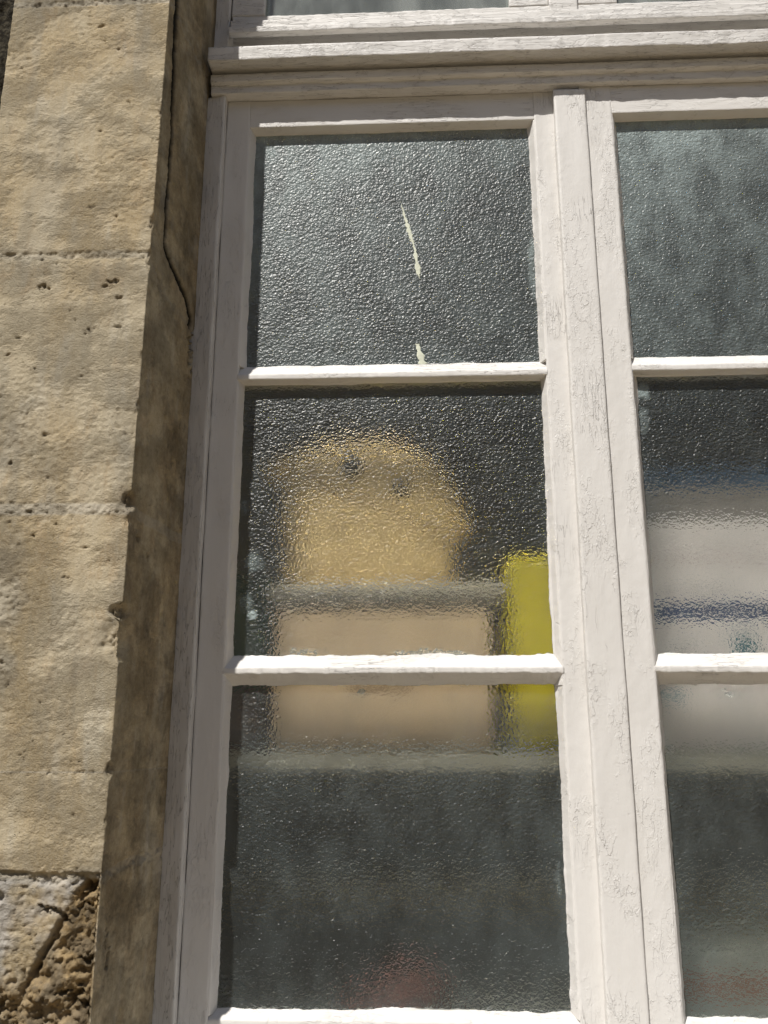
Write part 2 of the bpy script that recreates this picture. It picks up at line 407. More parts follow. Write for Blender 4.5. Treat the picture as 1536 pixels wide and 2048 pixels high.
for x, z, rx, rz, d in ((-.205,-.2085,.0065,.0028,.006),(-.1205,-.202,.008,.0018,.004),(-.1285,-.2085,.006,.0025,.003),(-.1125,-.224,.004,.003,.003),
    (-.163,-.252,.002,.002,.004),(-.143,-.267,.006,.0028,.003),(-.150,-.271,.003,.002,.003),(-.11,-.262,.004,.002,.002),(-.24,-.296,.004,.0015,.003),(-.15,-.325,.003,.001,.003),
    (-.216,-.370,.006,.0015,.004),(-.25,-.35,.008,.003,.002),(-.222,-.432,.003,.002,.004),(-.185,-.398,.003,.0025,.003),(-.177,-.45,.0035,.0018,.003),
    (-.143,.138,.0022,.0022,.004),(-.155,.012,.003,.0018,.003),(-.1225,.0555,.0018,.0018,.005),(-.125,-.112,.0018,.0018,.004),(-.158,-.098,.004,.002,.002),
    (-.183,.178,.004,.002,.003),(-.168,.175,.004,.002,.003),(-.195,-.49,.004,.002,.004),(-.145,-.565,.003,.0015,.002),(-.172,-.59,.004,.001,.0015),
    (-.2,-.68,.003,.003,.003),(-.16,-.70,.006,.0015,.002),(-.205,-.66,.003,.003,.002)):
    pit(x, z, rx, rz, d)
# broken arris: notch at the second joint, scar below it, small chips, hole in the bottom block
def chip(z, rz, ru, d, dk=.5, rough=1.):
    global dep, dirt_dark
    dist = np.hypot(PX-CR, PY+.16)
    k = sstep(1.25, .2, (dist/ru)**2+((ZZ-z)/rz)**2+.45*n2_+.3*n3)
    dep = dep+k*(d+.0022*rough*n3); dirt_dark = np.maximum(dirt_dark, k*dk)
chip(-.478, .012, .011, .008, .8)
chip(-.502, .010, .006, .003, .1)
chip(-.603, .009, .016, .010, .6)
chip(-.632, .026, .027, .0055, .15, 1.6)
chip(-.6, .006, .005, .003)
chip(-.770, .009, .0055, .004, .4)
chip(-.122, .012, .004, .003, .3); chip(-.175, .016, .004, .003, .3); chip(.04, .01, .003, .002, .1)
chip(-.82, .008, .002, .002, .2); chip(-.30, .006, .003, .002, .2); chip(-.365, .01, .003, .002, .2)
# bottom block: plaster-grey flat piece with a slanting break, crumbling stone round it
bz = sstep(-.872, -.880, ZZ)*front
line_x = -.104+(ZZ+.885)*.52                            # slanting edge of the grey piece
right = sstep(-.002, .003, PX-(line_x+.0035*n2_+.002*n1))
low = sstep(-.955, -.985, ZZ+.02*fbm(S, 30, 3, 61)+(PX+.17)*.25)
cr_ = np.clip(np.maximum(right, low), 0, 1)*bz
big = fbm(S, 55, 4, 71, .6); bigger = fbm(S, 24, 3, 73)
dep = dep+cr_*(.0055+.010*np.maximum(big, -.35)+.008*np.clip(bigger, -.3, 1)+.003*n3)
cr2 = (1-cr_)*bz
dep = dep+cr2*(.0008*n2_+.0015*n3)
gash = np.exp(-((PX-line_x-.004)/.0035)**2)*bz*sstep(-.9, -.93, ZZ)*sstep(-1.02, -.98, ZZ)
dep = dep+gash*.010*(.6+.8*n2_); dirt_dark = np.maximum(dirt_dark, gash*.6)
h1 = sstep(.30, .55, fbm(S, 70, 3, 91))*bz*sstep(-.91, -.90, -np.abs(ZZ+.905)*1.-.88)
ero = np.maximum(ero, cr_*.85)
dirt_dark = np.maximum(dirt_dark, cr_*sstep(.05, .45, fbm(S, 38, 4, 93))*.75)
pale = np.maximum(pale, cr2*sstep(-.30, .10, fbm(S, 26, 4, 95)+.05)*.9)
for x, z, rx, rz, d, a in ((-.125,-.907,.012,.003,.008,-.5),(-.112,-.915,.006,.002,.005,-.6),(-.119,-.93,.005,.002,.004,.6),(-.183,-.893,.008,.004,.008,0),(-.186,-.915,.004,.012,.006,0),
    (-.150,-.965,.002,.006,.004,.3),(-.182,-.975,.006,.006,.009,0),(-.168,-.99,.006,.005,.008,0),(-.176,-1.0,.014,.006,.006,0),(-.092,-.884,.012,.006,.012,0),(-.099,-.893,.005,.008,.01,0),
    (-.088,-.95,.007,.005,.01,0),(-.1,-.985,.012,.007,.008,0),(-.11,-1.03,.01,.004,.008,0)):
    pit(x, z, rx, rz, d, .6, ang=a)
# reveal: darker base tone, stains and the long crack
st = .5*fbm(S*np.array([1, 1, .3]), 60, 4, 101)+.6*fbm(S*np.array([1, 1, .7]), 130, 3, 102); st2 = fbm(S*np.array([1, 1, .5]), 22, 5, 103, .6)
dirt_dark = np.maximum(dirt_dark, rev*np.clip(.34+.50*st+.62*st2+.35*n3, 0, 1))
dirt_dark = np.maximum(dirt_dark, rev*.9*sstep(-.012, -.004, PY+.004*n1)); dirt_dark = dirt_dark*(1-.6*rev*mort)  # stone darker in a thin band along the frame
dirt_dark = np.where(rev > 0, dirt_dark*(1-.0*mort), dirt_dark)
pale = np.maximum(pale, rev*sstep(.30, .6, fbm(S*np.array([1, 1, .3]), 50, 4, 107))*.30)
pale = np.maximum(pale, rev*mort*.35)
# each block has its own tone; grey weathering and soot patches, run-off streaks
tone = np.zeros_like(ZZ)
for (a, b_), v_ in zip(((.2136, .6), (-.165, .2136), (-.487, -.165), (-.7722, -.487), (-.8745, -.7722)), (.3, .12, .34, .06, .22)):
    tone = np.where((ZZ > a) & (ZZ <= b_), v_, tone)
tone = np.clip(.6*tone+.38*sstep(.05, .5, fbm(S*np.array([1, 1, .55]), 14, 5, 201, .6))+.35*sstep(.1, .5, fbm(S*np.array([1, 1, .12]), 55, 4, 203)), 0, .8)*front
for x, z, rx, rz, a in ((-.215, -.60, .03, .10, .8), (-.17, -.33, .05, .05, .35), (-.21, -.40, .05, .03, .4), (-.20, -.49, .05, .006, .6), (-.24, -.16, .05, .01, .5), (-.12, -.165, .04, .008, .6), (-.2, -.865, .04, .012, .5), (-.1, -.87, .03, .008, .7)):
    q = ((PX-x)/rx)**2+((ZZ-z)/rz)**2
    k = front*sstep(1.3, .1, q+1.2*n1)*a
    tone = np.maximum(tone, k); dirt_dark = np.maximum(dirt_dark, k*sstep(.0, .5, n2_+.2)*.6); dep = dep+k*.0012*(n2_+n3)
dep = dep+cr_*.0016*fbm(S, 420, 2, 211)
dirt_dark = np.maximum(dirt_dark, bz*sstep(-.955, -1.01, ZZ+.02*n1)*np.clip(.5+n2_, 0, .9))
def crack(pts, wdt, d, n_=.0015):
    global dep, crk
    q = np.stack([PY, ZZ], -1)+n_*np.stack([fbm(S, 110, 3, 131), fbm(S, 110, 3, 137)], -1)
    best = np.full(PY.shape, 9.)
    for (y0, z0), (y1, z1) in zip(pts[:-1], pts[1:]):
        a = np.array([y0, z0]); b = np.array([y1, z1]); L2 = ((b-a)**2).sum()
        t = np.clip(((q-a)@(b-a))/L2, 0, 1)
        best = np.minimum(best, np.hypot(q[..., 0]-(a[0]+t*(b-a)[0]), q[..., 1]-(a[1]+t*(b-a)[1])))
    k = sstep(wdt, wdt*.35, best)*rev
    dep = dep+k*d; crk = np.maximum(crk, k)
    return best
b1 = crack([(-.134, .60), (-.136, .238), (-.136, .188), (-.127, .084), (-.120, .012), (-.123, -.043), (-.120, -.122), (-.108, -.138), (-.090, -.145), (-.046, -.160), (-.022, -.184), (-.026, -.194)], .0085, .0035, .0040)
# stone steps back a little on the window side of the crack
dep = dep+rev*.0012*sstep(-.128, -.118, PY)*sstep(-.15, -.12, ZZ)
pit(0, -.212, .012, .018, .010, .95, y=-.012, ang=0); pit(0, -.24, .006, .02, .006, .8, y=-.018)
for y, z, ry, rz, d in ((-.135,-.515,.003,.003,.004),(-.105,-.53,.002,.006,.002),(-.138,-.93,.003,.012,.005),(-.134,-.955,.003,.010,.006),(-.065,-.60,.002,.006,.002),(-.03,-.30,.0025,.004,.003),(-.035,-.345,.002,.005,.002),(-.05,-.30,.004,.003,.002),(-.12,-.62,.002,.009,.003),(-.055,-.40,.003,.006,.003)):
    pit(0, z, ry, rz, d, .8, y=y)
# pale plaster smears next to the frame, high up
pale = np.maximum(pale, rev*sstep(.2, .5, fbm(S*np.array([1, 1, .4]), 45, 3, 141))*sstep(-.035, -.01, PY)*sstep(.12, .2, ZZ)*.8)
nr3 = np.stack([np.repeat(pn[None, :, 0], nz, 0), np.repeat(pn[None, :, 1], nz, 0), np.zeros_like(ZZ)], -1)
fade = (1-sstep(3.0, 3.4, U))[..., None]
S2 = S-nr3*dep[..., None]*fade
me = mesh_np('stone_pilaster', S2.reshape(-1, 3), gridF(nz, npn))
set_attr(me, 'wear', np.stack([mort, dirt_dark, ero, np.ones_like(dep)], -1).reshape(-1, 4))
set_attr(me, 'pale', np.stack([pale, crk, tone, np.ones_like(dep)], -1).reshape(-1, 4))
tag(link('stone_pilaster', me, STONE), 'weathered honey limestone pilaster of stacked blocks, cracked reveal, crumbling bottom block', 'pilaster')

# matching pilaster on the far side of the window, lintel, apron under the sill, dark wall at the left
def quoin(name, x0, x1, z0, z1, label, cat, y0=-.16, y1=.06, seg=.012, seed=0):
    P = [(x0, y1), (x0, y0), (x1, y0), (x1, y1)]
    p_, n_, u_ = resample(P, seg); zz = np.arange(z0, z1+1e-6, seg)
    g = np.stack([np.repeat(p_[None, :, 0], len(zz), 0), np.repeat(p_[None, :, 1], len(zz), 0), np.repeat(zz[:, None], len(p_), 1)], -1)
    nn_ = np.stack([np.repeat(n_[None, :, 0], len(zz), 0), np.repeat(n_[None, :, 1], len(zz), 0), np.zeros(g.shape[:2])], -1)
    g = g-nn_*(.002*(1+fbm(g, 20, 3, seed)))[..., None]
    V = g.reshape(-1, 3); F = gridF(len(zz), len(p_))
    me = mesh_np(name, V, F)
    bm = bmesh.new(); bm.from_mesh(me)
    bmesh.ops.holes_fill(bm, edges=[e for e in bm.edges if e.is_boundary]); bmesh.ops.triangulate(bm, faces=[f for f in bm.faces if len(f.verts) > 4])
    bm.to_mesh(me); bm.free()
    zer = np.zeros((len(me.vertices), 4)); zer[:, 3] = 1
    set_attr(me, 'wear', zer); set_attr(me, 'pale', zer)
    return tag(link(name, me, STONE), label, cat)
quoin('stone_pilaster', 1.03, 1.25, -2.35, 1.2, 'plain limestone pilaster beyond the right casement', 'pilaster', seed=4)
quoin('stone_lintel', -.058, 1.029, .90, 1.2, 'limestone lintel over the upper window light', 'lintel', seed=6)
quoin('stone_apron', -.058, 1.029, -2.35, -1.16, 'limestone wall under the window sill', 'wall', y0=-.10, seed=8)
m = N('dark_render'); o_ = m.map()
m.bsdf(m.mix(m.ramp(m.noise(o_, 120, 4, .7), .4, .65), (.018, .015, .010), (.075, .065, .045)), .95, m.bump(m.noise(o_, 150, 5, .7), .006), .1)
nx = 90; xs = np.linspace(-1.6, -.287, nx*2); zs = np.concatenate([np.arange(-2.35, -.2, .03), np.arange(-.2, .3, .004), np.arange(.3, 1.2, .03)])
g = np.stack(np.meshgrid(xs, zs), -1); G = np.stack([g[..., 0], np.full(g.shape[:2], -.085), g[..., 1]], -1)
G[..., 1] += .008*fbm(G, 60, 4, 7)
tag(link('render_wall', mesh_np('render_wall', G.reshape(-1, 3), gridF(len(zs), nx*2)), m.m), 'dark rough wall at the far left edge behind the pilaster', 'wall')

# ------------------------------------------------------------------ the window
WX = .4708                                               # middle of the batten
win = empty('window', (WX, 0, -1.1), 'old casement window with flaking white paint and hammered glass panes beside the stone pilaster', 'window')
def par(o, p):                                           # parent, keeping world place
    o.parent = p; o.matrix_parent_inverse = Matrix.Translation(-Vector(p.location)) if p.type == 'EMPTY' else Matrix(); return o
YG = .014
# fixed frame uprights with a small bead at the sash side
def frame_left(T):
    wv = .0008*fbm(np.stack([T*0, T*0, T], -1), 12, 3, 4)
    return [(-.075, .055), (-.075, -.006), (-.0625, -.0085+wv), (-.0385, -.0130), (-.0360, -.0130), (-.0352, -.0110), (-.0350, .055)]
def mirror(f): return lambda T: [(2*WX-a, b) for a, b in f(T)][::-1]
ff = sweep('frame_left', frame_left, -1.12, .187, 'Z', P_OLD, amp=.0007, seed=3)
ff2 = sweep('frame_right', mirror(frame_left), -1.12, .187, 'Z', P_OLD, amp=.0007, seed=4, step=.01)
fu = sweep('frame_up_left', lambda T: [(-.075, .055), (-.075, .004), (-.0405, .002), (-.0395, .003), (-.0395, .055)], .2465, .90, 'Z', P_OLD, amp=.0007, seed=5)
fu2 = sweep('frame_up_right', mirror(lambda T: [(-.075, .055), (-.075, .004), (-.0405, .002), (-.0395, .003), (-.0395, .055)]), .2465, .90, 'Z', P_OLD, amp=.0007, seed=6, step=.01)
frame = par(join('window_frame', [ff, ff2, fu, fu2]), win)

XL, XR = -.0605, 2*WX+.0605
def transom(T):
    q = np.stack([T, T*0, T*0], -1)
    a = .0012*fbm(q, 9, 3, 11); b = .0009*fbm(q, 60, 3, 12); c = .0006*fbm(q, 130, 2, 13)
    return [(.05, .1868), (-.0165+b, .1868+a*.4+c), (-.0165+b, .2005+a*.3), (-.0225, .2015), (-.0235, .2020), (-.0240, .2145), (-.0200, .2172), (-.0020, .2178), (-.0020, .2236), (-.0270, .2228),
            (-.0440+b, .2212+a+c), (-.0450+b, .2440+a*.6+b), (-.012, .2475), (.030, .2475), (.030, .333), (.05, .333)]
tr = sweep('transom', transom, XL+.004, XR-.004, 'X', P_LED, amp=.0005, seed=21, seg=.003)
par(tr, win)
# sill
sill = sweep('sill', lambda T: [(.05, -1.16), (-.14, -1.16), (-.14, -1.135), (-.01, -1.118), (.05, -1.118)], XL+.001, XR-.001, 'X', P_H, amp=.0006, step=.006, seed=31)
par(sill, win)

def wobl(T, seed, base=.0012, amp=.0016, ax=0):
    q = np.stack([T, T*0, T*0], -1)
    big = np.clip(fbm(q, 14, 3, seed)-.1, 0, 1)*3
    return np.clip(base+amp*(fbm(q, 45, 3, seed+1)+.35*fbm(q, 260, 2, seed+2))+amp*big, 0, .008)

def side_putty(name, xe, s, z0, z1, seed, parent, base=.001, amp=.0010, gw=.0064):
    """triangular putty against an upright; s=+1 if the glass lies to the right"""
    def f(T):
        wb = wobl(T, seed, base, amp)
        q = np.stack([T, T*0, T*0+seed], -1); b = .0006*fbm(q, 40, 3, seed+9)
        return [(xe-s*.002, .0010), (xe+s*(.0004+b), .0004), (xe+s*(gw+b*1.5), YG-.0012), (xe+s*(gw+wb), YG-.0006), (xe+s*(gw+wb), YG+.0008), (xe-s*.002, YG+.0008)]
    return sweep(name, f, z0, z1, 'Z', P_PUT, parent, step=.0013, seg=.003, amp=.0003, seed=seed)

SMUDGE = ((.027, -.515, .012, .014, .28), (.020, -.570, .009, .013, .30), (.030, -.583, .004, .006, .6), (.014, -.44, .006, .01, .2), (.548, -.285, .008, .012, .35), (.545, -.33, .007, .02, .2), (.10, -.632, .03, .006, .25), (.26, -.634, .05, .005, .25), (.175, -.682, .02, .005, .1), (.405, -.90, .003, .02, .12), (.62, -.684, .03, .006, .08), (.409, -.10, .006, .05, .2))
PANES = []
def sash(x0, x1, xo0, xo1, tagname, seed, fine=True):
    """x0,x1: opening; xo0,xo1: outer edges"""
    stp = .002 if fine else .004
    rd = .0003
    lf = sweep('a', lambda T: [(xo0, .045), (xo0, 0), (x0, 0), (x0, .045)], -1.105, .1862, 'Z', P_V, amp=.0004, seed=seed, step=stp)
    rg = sweep('a', lambda T: [(x1, .045), (x1, 0), (xo1, 0), (xo1, .045)], -1.105, .1862, 'Z', P_V, amp=.0004, seed=seed+1, step=stp)
    s = join('sash', [lf, rg]); par(s, win)
    inv = Matrix()
    def top(T):
        q = np.stack([T, T*0, T*0], -1)
        return [(.045, .1862), (.0006, .1862), (.0006, .1403), (.0012, .1398), (YG-.001, .1362), (YG-.0004, .1358-wobl(T, seed+60, .0006, .0008)), (YG+.001, .1352), (YG+.001, .140), (.045, .140)]
    sweep('top_rail', top, x0-.0005, x1+.0005, 'X', P_H, s, step=.0015, amp=.0003, seed=seed+2)
    def bot(T):
        wb = wobl(T, seed+70, .0012, .0018)
        return [(.045, -1.105), (.0004, -1.105), (.0004, -1.0475), (.0012, -1.0462), (YG-.001, -1.0400), (YG-.0005, -1.0400+wb), (YG+.001, -1.0400+wb), (YG+.001, -1.045), (.045, -1.045)]
    sweep('bottom_rail', bot, x0-.0005, x1+.0005, 'X', P_H, s, step=.0015, amp=.0005, seed=seed+3)
    def munt(zb, zf, zt, zu, sd, lump):
        def f(T):
            q = np.stack([T, T*0, T*0+sd], -1)
            wt = wobl(T, sd, .0008, .0011*lump); wu = wobl(T, sd+5, .0006, .0010*lump)
            a = .00035*lump*fbm(q, 25, 3, sd+8); b = .0005*lump*fbm(q, 140, 3, sd+10)
            return [(-.0002+b, zb+a+b), (-.0002+b, zf+a*.6-b*.5), (.003, zf+.003+a*.5), (YG-.001, zt-.001), (YG-.0006, zt+wt), (YG+.0008, zt+wt), (YG+.001, zt-.004), (.045, zt-.004),
                    (.045, zu+.004), (YG+.001, zu+.004), (YG+.0008, zu-wu), (YG-.0006, zu-wu), (YG-.001, zu+.0006)]
        return f
    sweep('muntin', munt(-.2640, -.2562, -.2398, -.2665, seed+20, .8), x0-.0012, x1+.0012, 'X', P_H, s, step=.0013, seg=.0025, amp=.00025, seed=seed+5)
    sweep('muntin', munt(-.6595, -.6525, -.6370, -.6725, seed+40, 1.8), x0-.0018, x1+.0018, 'X', P_H, s, step=.0013, seg=.0025, amp=.0004, seed=seed+6)
    for k, (za, zb) in enumerate(((-.2405, .1380), (-.6740, -.2640), (-1.0425, -.6700))):
        side_putty('putty', x0, 1, za-.001, zb+.001, seed+100+k*10, s, .0008, .0009 if x0 < .3 else .0013)
        side_putty('putty', x1, -1, za-.001, zb+.001, seed+200+k*10, s, .0010, .0012)
    zs = ((-.2425, .139), (-.6700, -.2610), (-1.0440, -.6690))
    for k, (za, zb) in enumerate(zs):
        nx_, nz_ = 110, 110
        X = np.linspace(x0+.003, x1-.003, nx_); Zg = np.linspace(za, zb, nz_)
        XX, Zm = np.meshgrid(X, Zg)
        Vf = np.stack([XX, np.full_like(XX, YG), Zm], -1).reshape(-1, 3)
        F = gridF(nz_, nx_)
        Vb = np.array([(X[0], YG+.003, za), (X[-1], YG+.003, za), (X[-1], YG+.003, zb), (X[0], YG+.003, zb)])
        me = mesh_np('glass_pane', Vf, F)
        # back face on its own 4 vertices
        bm = bmesh.new(); bm.from_mesh(me)
        vb = [bm.verts.new(c) for c in Vb]; fb = bm.faces.new(vb[::-1]); fb.material_index = 1; bm.to_mesh(me); bm.free()
        for p in me.polygons: p.use_smooth = False
        allv = np.array([v.co[:] for v in me.vertices])
        fx = (allv[:, 0]-x0)/(x1-x0); fz = (allv[:, 2]-za)/(zb-za)
        nz1 = fbm(allv, 9, 4, seed+300+k)
        if k == 0: du = .11+.24*np.clip(1.05-fx*1.1, 0, 1)*np.clip(fz+.15, 0, 1)+.12*sstep(.72, 1., fz)+.05*nz1
        elif k == 1: du = .035+.02*nz1+.04*sstep(.8, 1, fz)
        else: du = .06+.035*nz1
        edge = np.minimum(np.minimum(fx, 1-fx), np.minimum(fz, 1-fz))
        du = du+.06*np.exp(-edge/.02)
        for sx, sz, rx, rz, a in SMUDGE:
            q = ((allv[:, 0]-sx)/rx)**2+((allv[:, 2]-sz)/rz)**2
            du = du+a*sstep(1.4, .2, q+1.1*fbm(allv, 90, 3, 55)+.8*fbm(allv, 320, 2, 57))
        du = np.clip(du, 0, .8)
        set_attr(me, 'dust', np.stack([du, du, du, du*0+1], -1))
        me.materials.append(GLASS); me.materials.append(GBACK)
        o = bpy.data.objects.new('glass_pane', me); COL.objects.link(o); o.parent = s
        PANES.append(o)
    return s
s1 = sash(0.0, .42, -.0345, .4560, 'a', 40)
s2 = sash(.5313, .9513, .4860, .9860, 'b', 90)
s2.location.y -= .008
s1['label'] = 'left casement sash with yellow toy behind its middle pane'
s2['label'] = 'right casement sash cut by the picture edge'

# batten over the meeting stiles
def bat(T):
    q = np.stack([T*0, T*0, T], -1); a = .0004*fbm(q, 20, 3, 5)
    return [(.4480+a, .002), (.4480+a, -.0110), (.4492+a, -.0124), (.4925, -.0124), (.4938, -.0112), (.4938, .002)]
batten = par(sweep('batten', bat, -1.10, .1790, 'Z', P_BAT, amp=.0004, seed=61), win)

# upper light above the transom
def up_rail(T):
    q = np.stack([T, T*0, T*0], -1); a = .0008*fbm(q, 18, 3, 15); b = .0007*fbm(q, 90, 3, 16)
    return [(.045, .331), (-.003, .331), (-.003, .2985), (-.0135+b, .2985+a), (-.0140+b, .3090+a), (.0065, .3200), (.0070, .3480+b), (.0100, .3502+b*2), (.014, .3502), (.045, .3502)]
sa = sweep('a', up_rail, XL+.024, XR-.024, 'X', P_LED, amp=.0005, seed=71)
ul = sweep('a', lambda T: [(-.0385, .045), (-.0385, .008), (.0135, .008), (.0135, .045)], .3500, .90, 'Z', P_V, amp=.0004, seed=72, step=.004)
ur = sweep('a', lambda T: [(2*WX-.0135, .045), (2*WX-.0135, .008), (2*WX+.0385, .008), (2*WX+.0385, .045)], .3500, .90, 'Z', P_V, amp=.0004, seed=73, step=.01)
uc = sweep('a', lambda T: [(.392, .045), (.392, .008), (.452, .008), (.452, .045)], .3495, .90, 'Z', P_V, amp=.0004, seed=74, step=.004)
ud = sweep('a', lambda T: [(.495, .045), (.495, .008), (.556, .008), (.556, .045)], .3495, .90, 'Z', P_V, amp=.0004, seed=75, step=.004)
ue = sweep('a', lambda T: [(.45, .04), (.452, .003), (.495, .003), (.497, .04)], .3275, .90, 'Z', P_BAT, amp=.0004, seed=76, step=.004)
us = join('upper_sash', [sa, ul, ur, uc, ud, ue]); par(us, win)
for a, b in ((.012, .394), (.554, .93)):
    o = box('glass_pane', (a, .017, .348), (b, .020, .90), PGLASS, us, 0)

# a broken white paint streak down the top left pane
def streak():
    mt = simple('old_paint_streak', (.66, .68, .55), .7, .1, 60, .0003, 300)
    segs = [[(803, 408, .5), (812, 440, 5), (818, 462, 7), (824, 482, 6), (829, 492, 3)], [(829, 492, 2), (833, 515, 6), (838, 545, 8), (839, 555, 3), (842, 562, .5)], [(835, 688, 6), (840, 708, 9), (845, 725, 12), (850, 732, 9)]]
    bm = bmesh.new()
    for sg in segs:
        prev = None; pts = []
        for (x0, y0, w0), (x1, y1, w1) in zip(sg[:-1], sg[1:]):
            for i in range(6):
                t = i/6; pts.append((x0+(x1-x0)*t, y0+(y1-y0)*t, w0+(w1-w0)*t))
        pts.append(sg[-1])
        for (px, py, w_) in pts:
            # glass plane metres, measured on the pane
            x = .2248+(px-803)*.00066; z = .0129-(py-408)*.000792
            hw = max(.0004, w_*.00042*(1+.45*random.uniform(-1, 1))); x += random.gauss(0, .0004)
            ring = [bm.verts.new((x+a, YG-.0003-c, z)) for a, c in ((-hw, -.0002), (-hw*.7, .0003), (hw*.7, .0003), (hw, -.0002))]
            if prev:
                for k in range(3): bm.faces.new((prev[k], prev[k+1], ring[k+1], ring[k]))
            prev = ring
    for _ in range(26):
        k = random.choice((0, 0, 1, 2)); a = random.choice(segs[k]); px = a[0]+random.gauss(0, 7); py = a[1]+random.gauss(0, 16)
        x = .2248+(px-803)*.00066; z = .0129-(py-408)*.000792; q_ = random.uniform(.0003, .0009)
        vs = [bm.verts.new((x+q_*math.cos(t)*random.uniform(.5, 1), YG-.0004, z+q_*math.sin(t)*random.uniform(.5, 1.3))) for t in (0, 1.2, 2.5, 3.7, 5)]
        bm.faces.new(vs)
    me = bpy.data.meshes.new('paint_streak'); bm.to_mesh(me); bm.free()
    return link('paint_streak', me, mt, s1)
streak()

# ------------------------------------------------------------------ things behind the glass
WOOD = simple('pale_board', (.44, .41, .335), .6, .08, 8)
sh = empty('shelf', (.5, .28, -2.2), 'pale board shelf behind the lower panes carrying boxes and a toy', 'shelf')
def pbox(name, a, b, mat, p, bev=.002): return box(name, a, b, mat, p, bev, rel=p.location)
pbox('board', (-.55, .085, -.7775), (1.55, .45, -.7530), WOOD, sh)
pbox('cross_rail', (-.5, .30, -.958), (1.5, .32, -.944), simple('pale_wood_rail', (.60, .50, .30)), sh)
pbox('lower_board', (-.55, .10, -1.14), (1.55, .45, -1.12), WOOD, sh)
for x in (-.5, 1.46):
    for y in (.10, .41): pbox('leg', (x, y, -2.199), (x+.035, y+.035, -.778), WOOD, sh)

# storage box with overhanging lid
CB = simple('tan_card', (.73, .54, .35), .7, .06, 12)
sb = empty('storage_box', (.19, .26, -.7525), 'tan storage box with grey lid on the shelf under the yellow toy', 'box')
pbox('body', (.0446, .110, -.7525), (.3415, .38, -.5640), CB, sb, .006)
LID = simple('grey_lid', (.58, .53, .44), .45, .08, 15)
pbox('lid', (.031, .099, -.5480), (.364, .395, -.5305), LID, sb, .005)
pbox('lid_shade_strip', (.036, .103, -.5638), (.359, .390, -.5482), simple('lid_shade_band', (.20, .175, .14)), sb, .002)  # dark strip standing in for the shade under the lid rim
pbox('handle', (.15, .107, -.675), (.23, .112, -.658), simple('handle_slot', (.52, .37, .24)), sb, .002)

# soft toy
YEL = simple('yellow_plush', (.84, .60, .27), .95, .08, 25, .002, 260, .1)
toy = empty('soft_toy', (.165, .20, -.5303), 'plump pale yellow soft toy leaning on the lid of the tan box', 'soft toy')
def toy_body():
    outl = [(-.5303, .050, .290), (-.515, .043, .2985), (-.47, .041, .3000), (-.455, .040, .309), (-.443, .039, .319), (-.425, .039, .317), (-.4065, .039, .3115), (-.385, .038, .302), (-.370, .034, .294), (-.3565, .022, .285), (-.345, .024, .2765), (-.333, .032, .264), (-.3235, .050, .247), (-.313, .076, .230), (-.305, .105, .211), (-.2985, .130, .178)]
    zz = np.linspace(-.5303, -.2985, 60)
    o = np.array(outl); L = np.interp(zz, o[:, 0], o[:, 1]); R_ = np.interp(zz, o[:, 0], o[:, 2])
    A = np.linspace(0, 2*math.pi, 64, endpoint=False); V = []
    for z, l, r in zip(zz, L, R_):
        c = (l+r)/2; hw = (r-l)/2; t = (z+.5303)/.232
        d = .075*min(1, math.sqrt(max(0, 1-t**6)))*(hw/.14)**.6
        ca, sa = np.cos(A), np.sin(A)
        V.append(np.stack([c+hw*np.sign(ca)*abs(ca)**.62, .190+d*np.sign(sa)*abs(sa)**.55, np.full_like(A, z)], -1))
    V = np.array(V); V += .002*fbm(V, 30, 3, 8)[..., None]; n, M = V.shape[:2]
    F = gridF(n, M, True); V = V.reshape(-1, 3); top = len(V); V = np.vstack([V, V[-M:].mean(0)+[0, 0, .002], V[:M].mean(0)])
    V = V-np.array(toy.location[:])
    me = mesh_np('body', V, F); bm = bmesh.new(); bm.from_mesh(me); bm.verts.ensure_lookup_table()
    for i in range(M):
        j = (i+1) % M; bm.faces.new((bm.verts[top], bm.verts[(n-1)*M+i], bm.verts[(n-1)*M+j])); bm.faces.new((bm.verts[top+1], bm.verts[j], bm.verts[i]))
    bmesh.ops.recalc_face_normals(bm, faces=bm.faces); bm.to_mesh(me); bm.free()
    for p in me.polygons: p.use_smooth = True
    return link('body', me, YEL, toy)
toy_body()
def blob(name, c, r, mat, p, rot=0):
    bm = bmesh.new(); bmesh.ops.create_icosphere(bm, subdivisions=4, radius=1)
    M_ = Matrix.Translation(Vector(c)-p.location) @ Matrix.Rotation(rot, 4, 'Y') @ Matrix.Diagonal((*r, 1))
    bmesh.ops.transform(bm, matrix=M_, verts=bm.verts)
    me = bpy.data.meshes.new(name); bm.to_mesh(me); bm.free()
    for q in me.polygons: q.use_smooth = True
    return link(name, me, mat, p)
blob('ear', (.040, .160, -.350), (.030, .03, .018), YEL, toy, -.5)
blob('paw', (.300, .160, -.443), (.022, .03, .018), YEL, toy)
BLK = simple('black_button', (.02, .018, .015), .3)
blob('eye', (.149, .1165, -.3575), (.0145, .007, .0145), BLK, toy)
blob('eye', (.220, .1170, -.3925), (.0110, .006, .0110), BLK, toy)

def seam():
    bm = bmesh.new(); P = [(.078, -.372), (.11, -.384), (.15, -.400), (.20, -.423), (.245, -.443), (.272, -.452)]; prev = None
    for i in range(len(P)*5-4):
        k = min(i//5, len(P)-2); t = i/5-k; x = P[k][0]*(1-t)+P[k+1][0]*t; z = P[k][1]*(1-t)+P[k+1][1]*t
        ring = [bm.verts.new(Vector((x, .1155+.0018*math.cos(a), z+.0018*math.sin(a)))-toy.location) for a in (0, 1.57, 3.14, 4.71)]
        if prev:
            for q in range(4): bm.faces.new((prev[q], prev[(q+1) % 4], ring[(q+1) % 4], ring[q]))
        prev = ring
    me = bpy.data.meshes.new('seam'); bm.to_mesh(me); bm.free(); link('seam', me, simple('brown_thread', (.36, .22, .08)), toy)
seam()

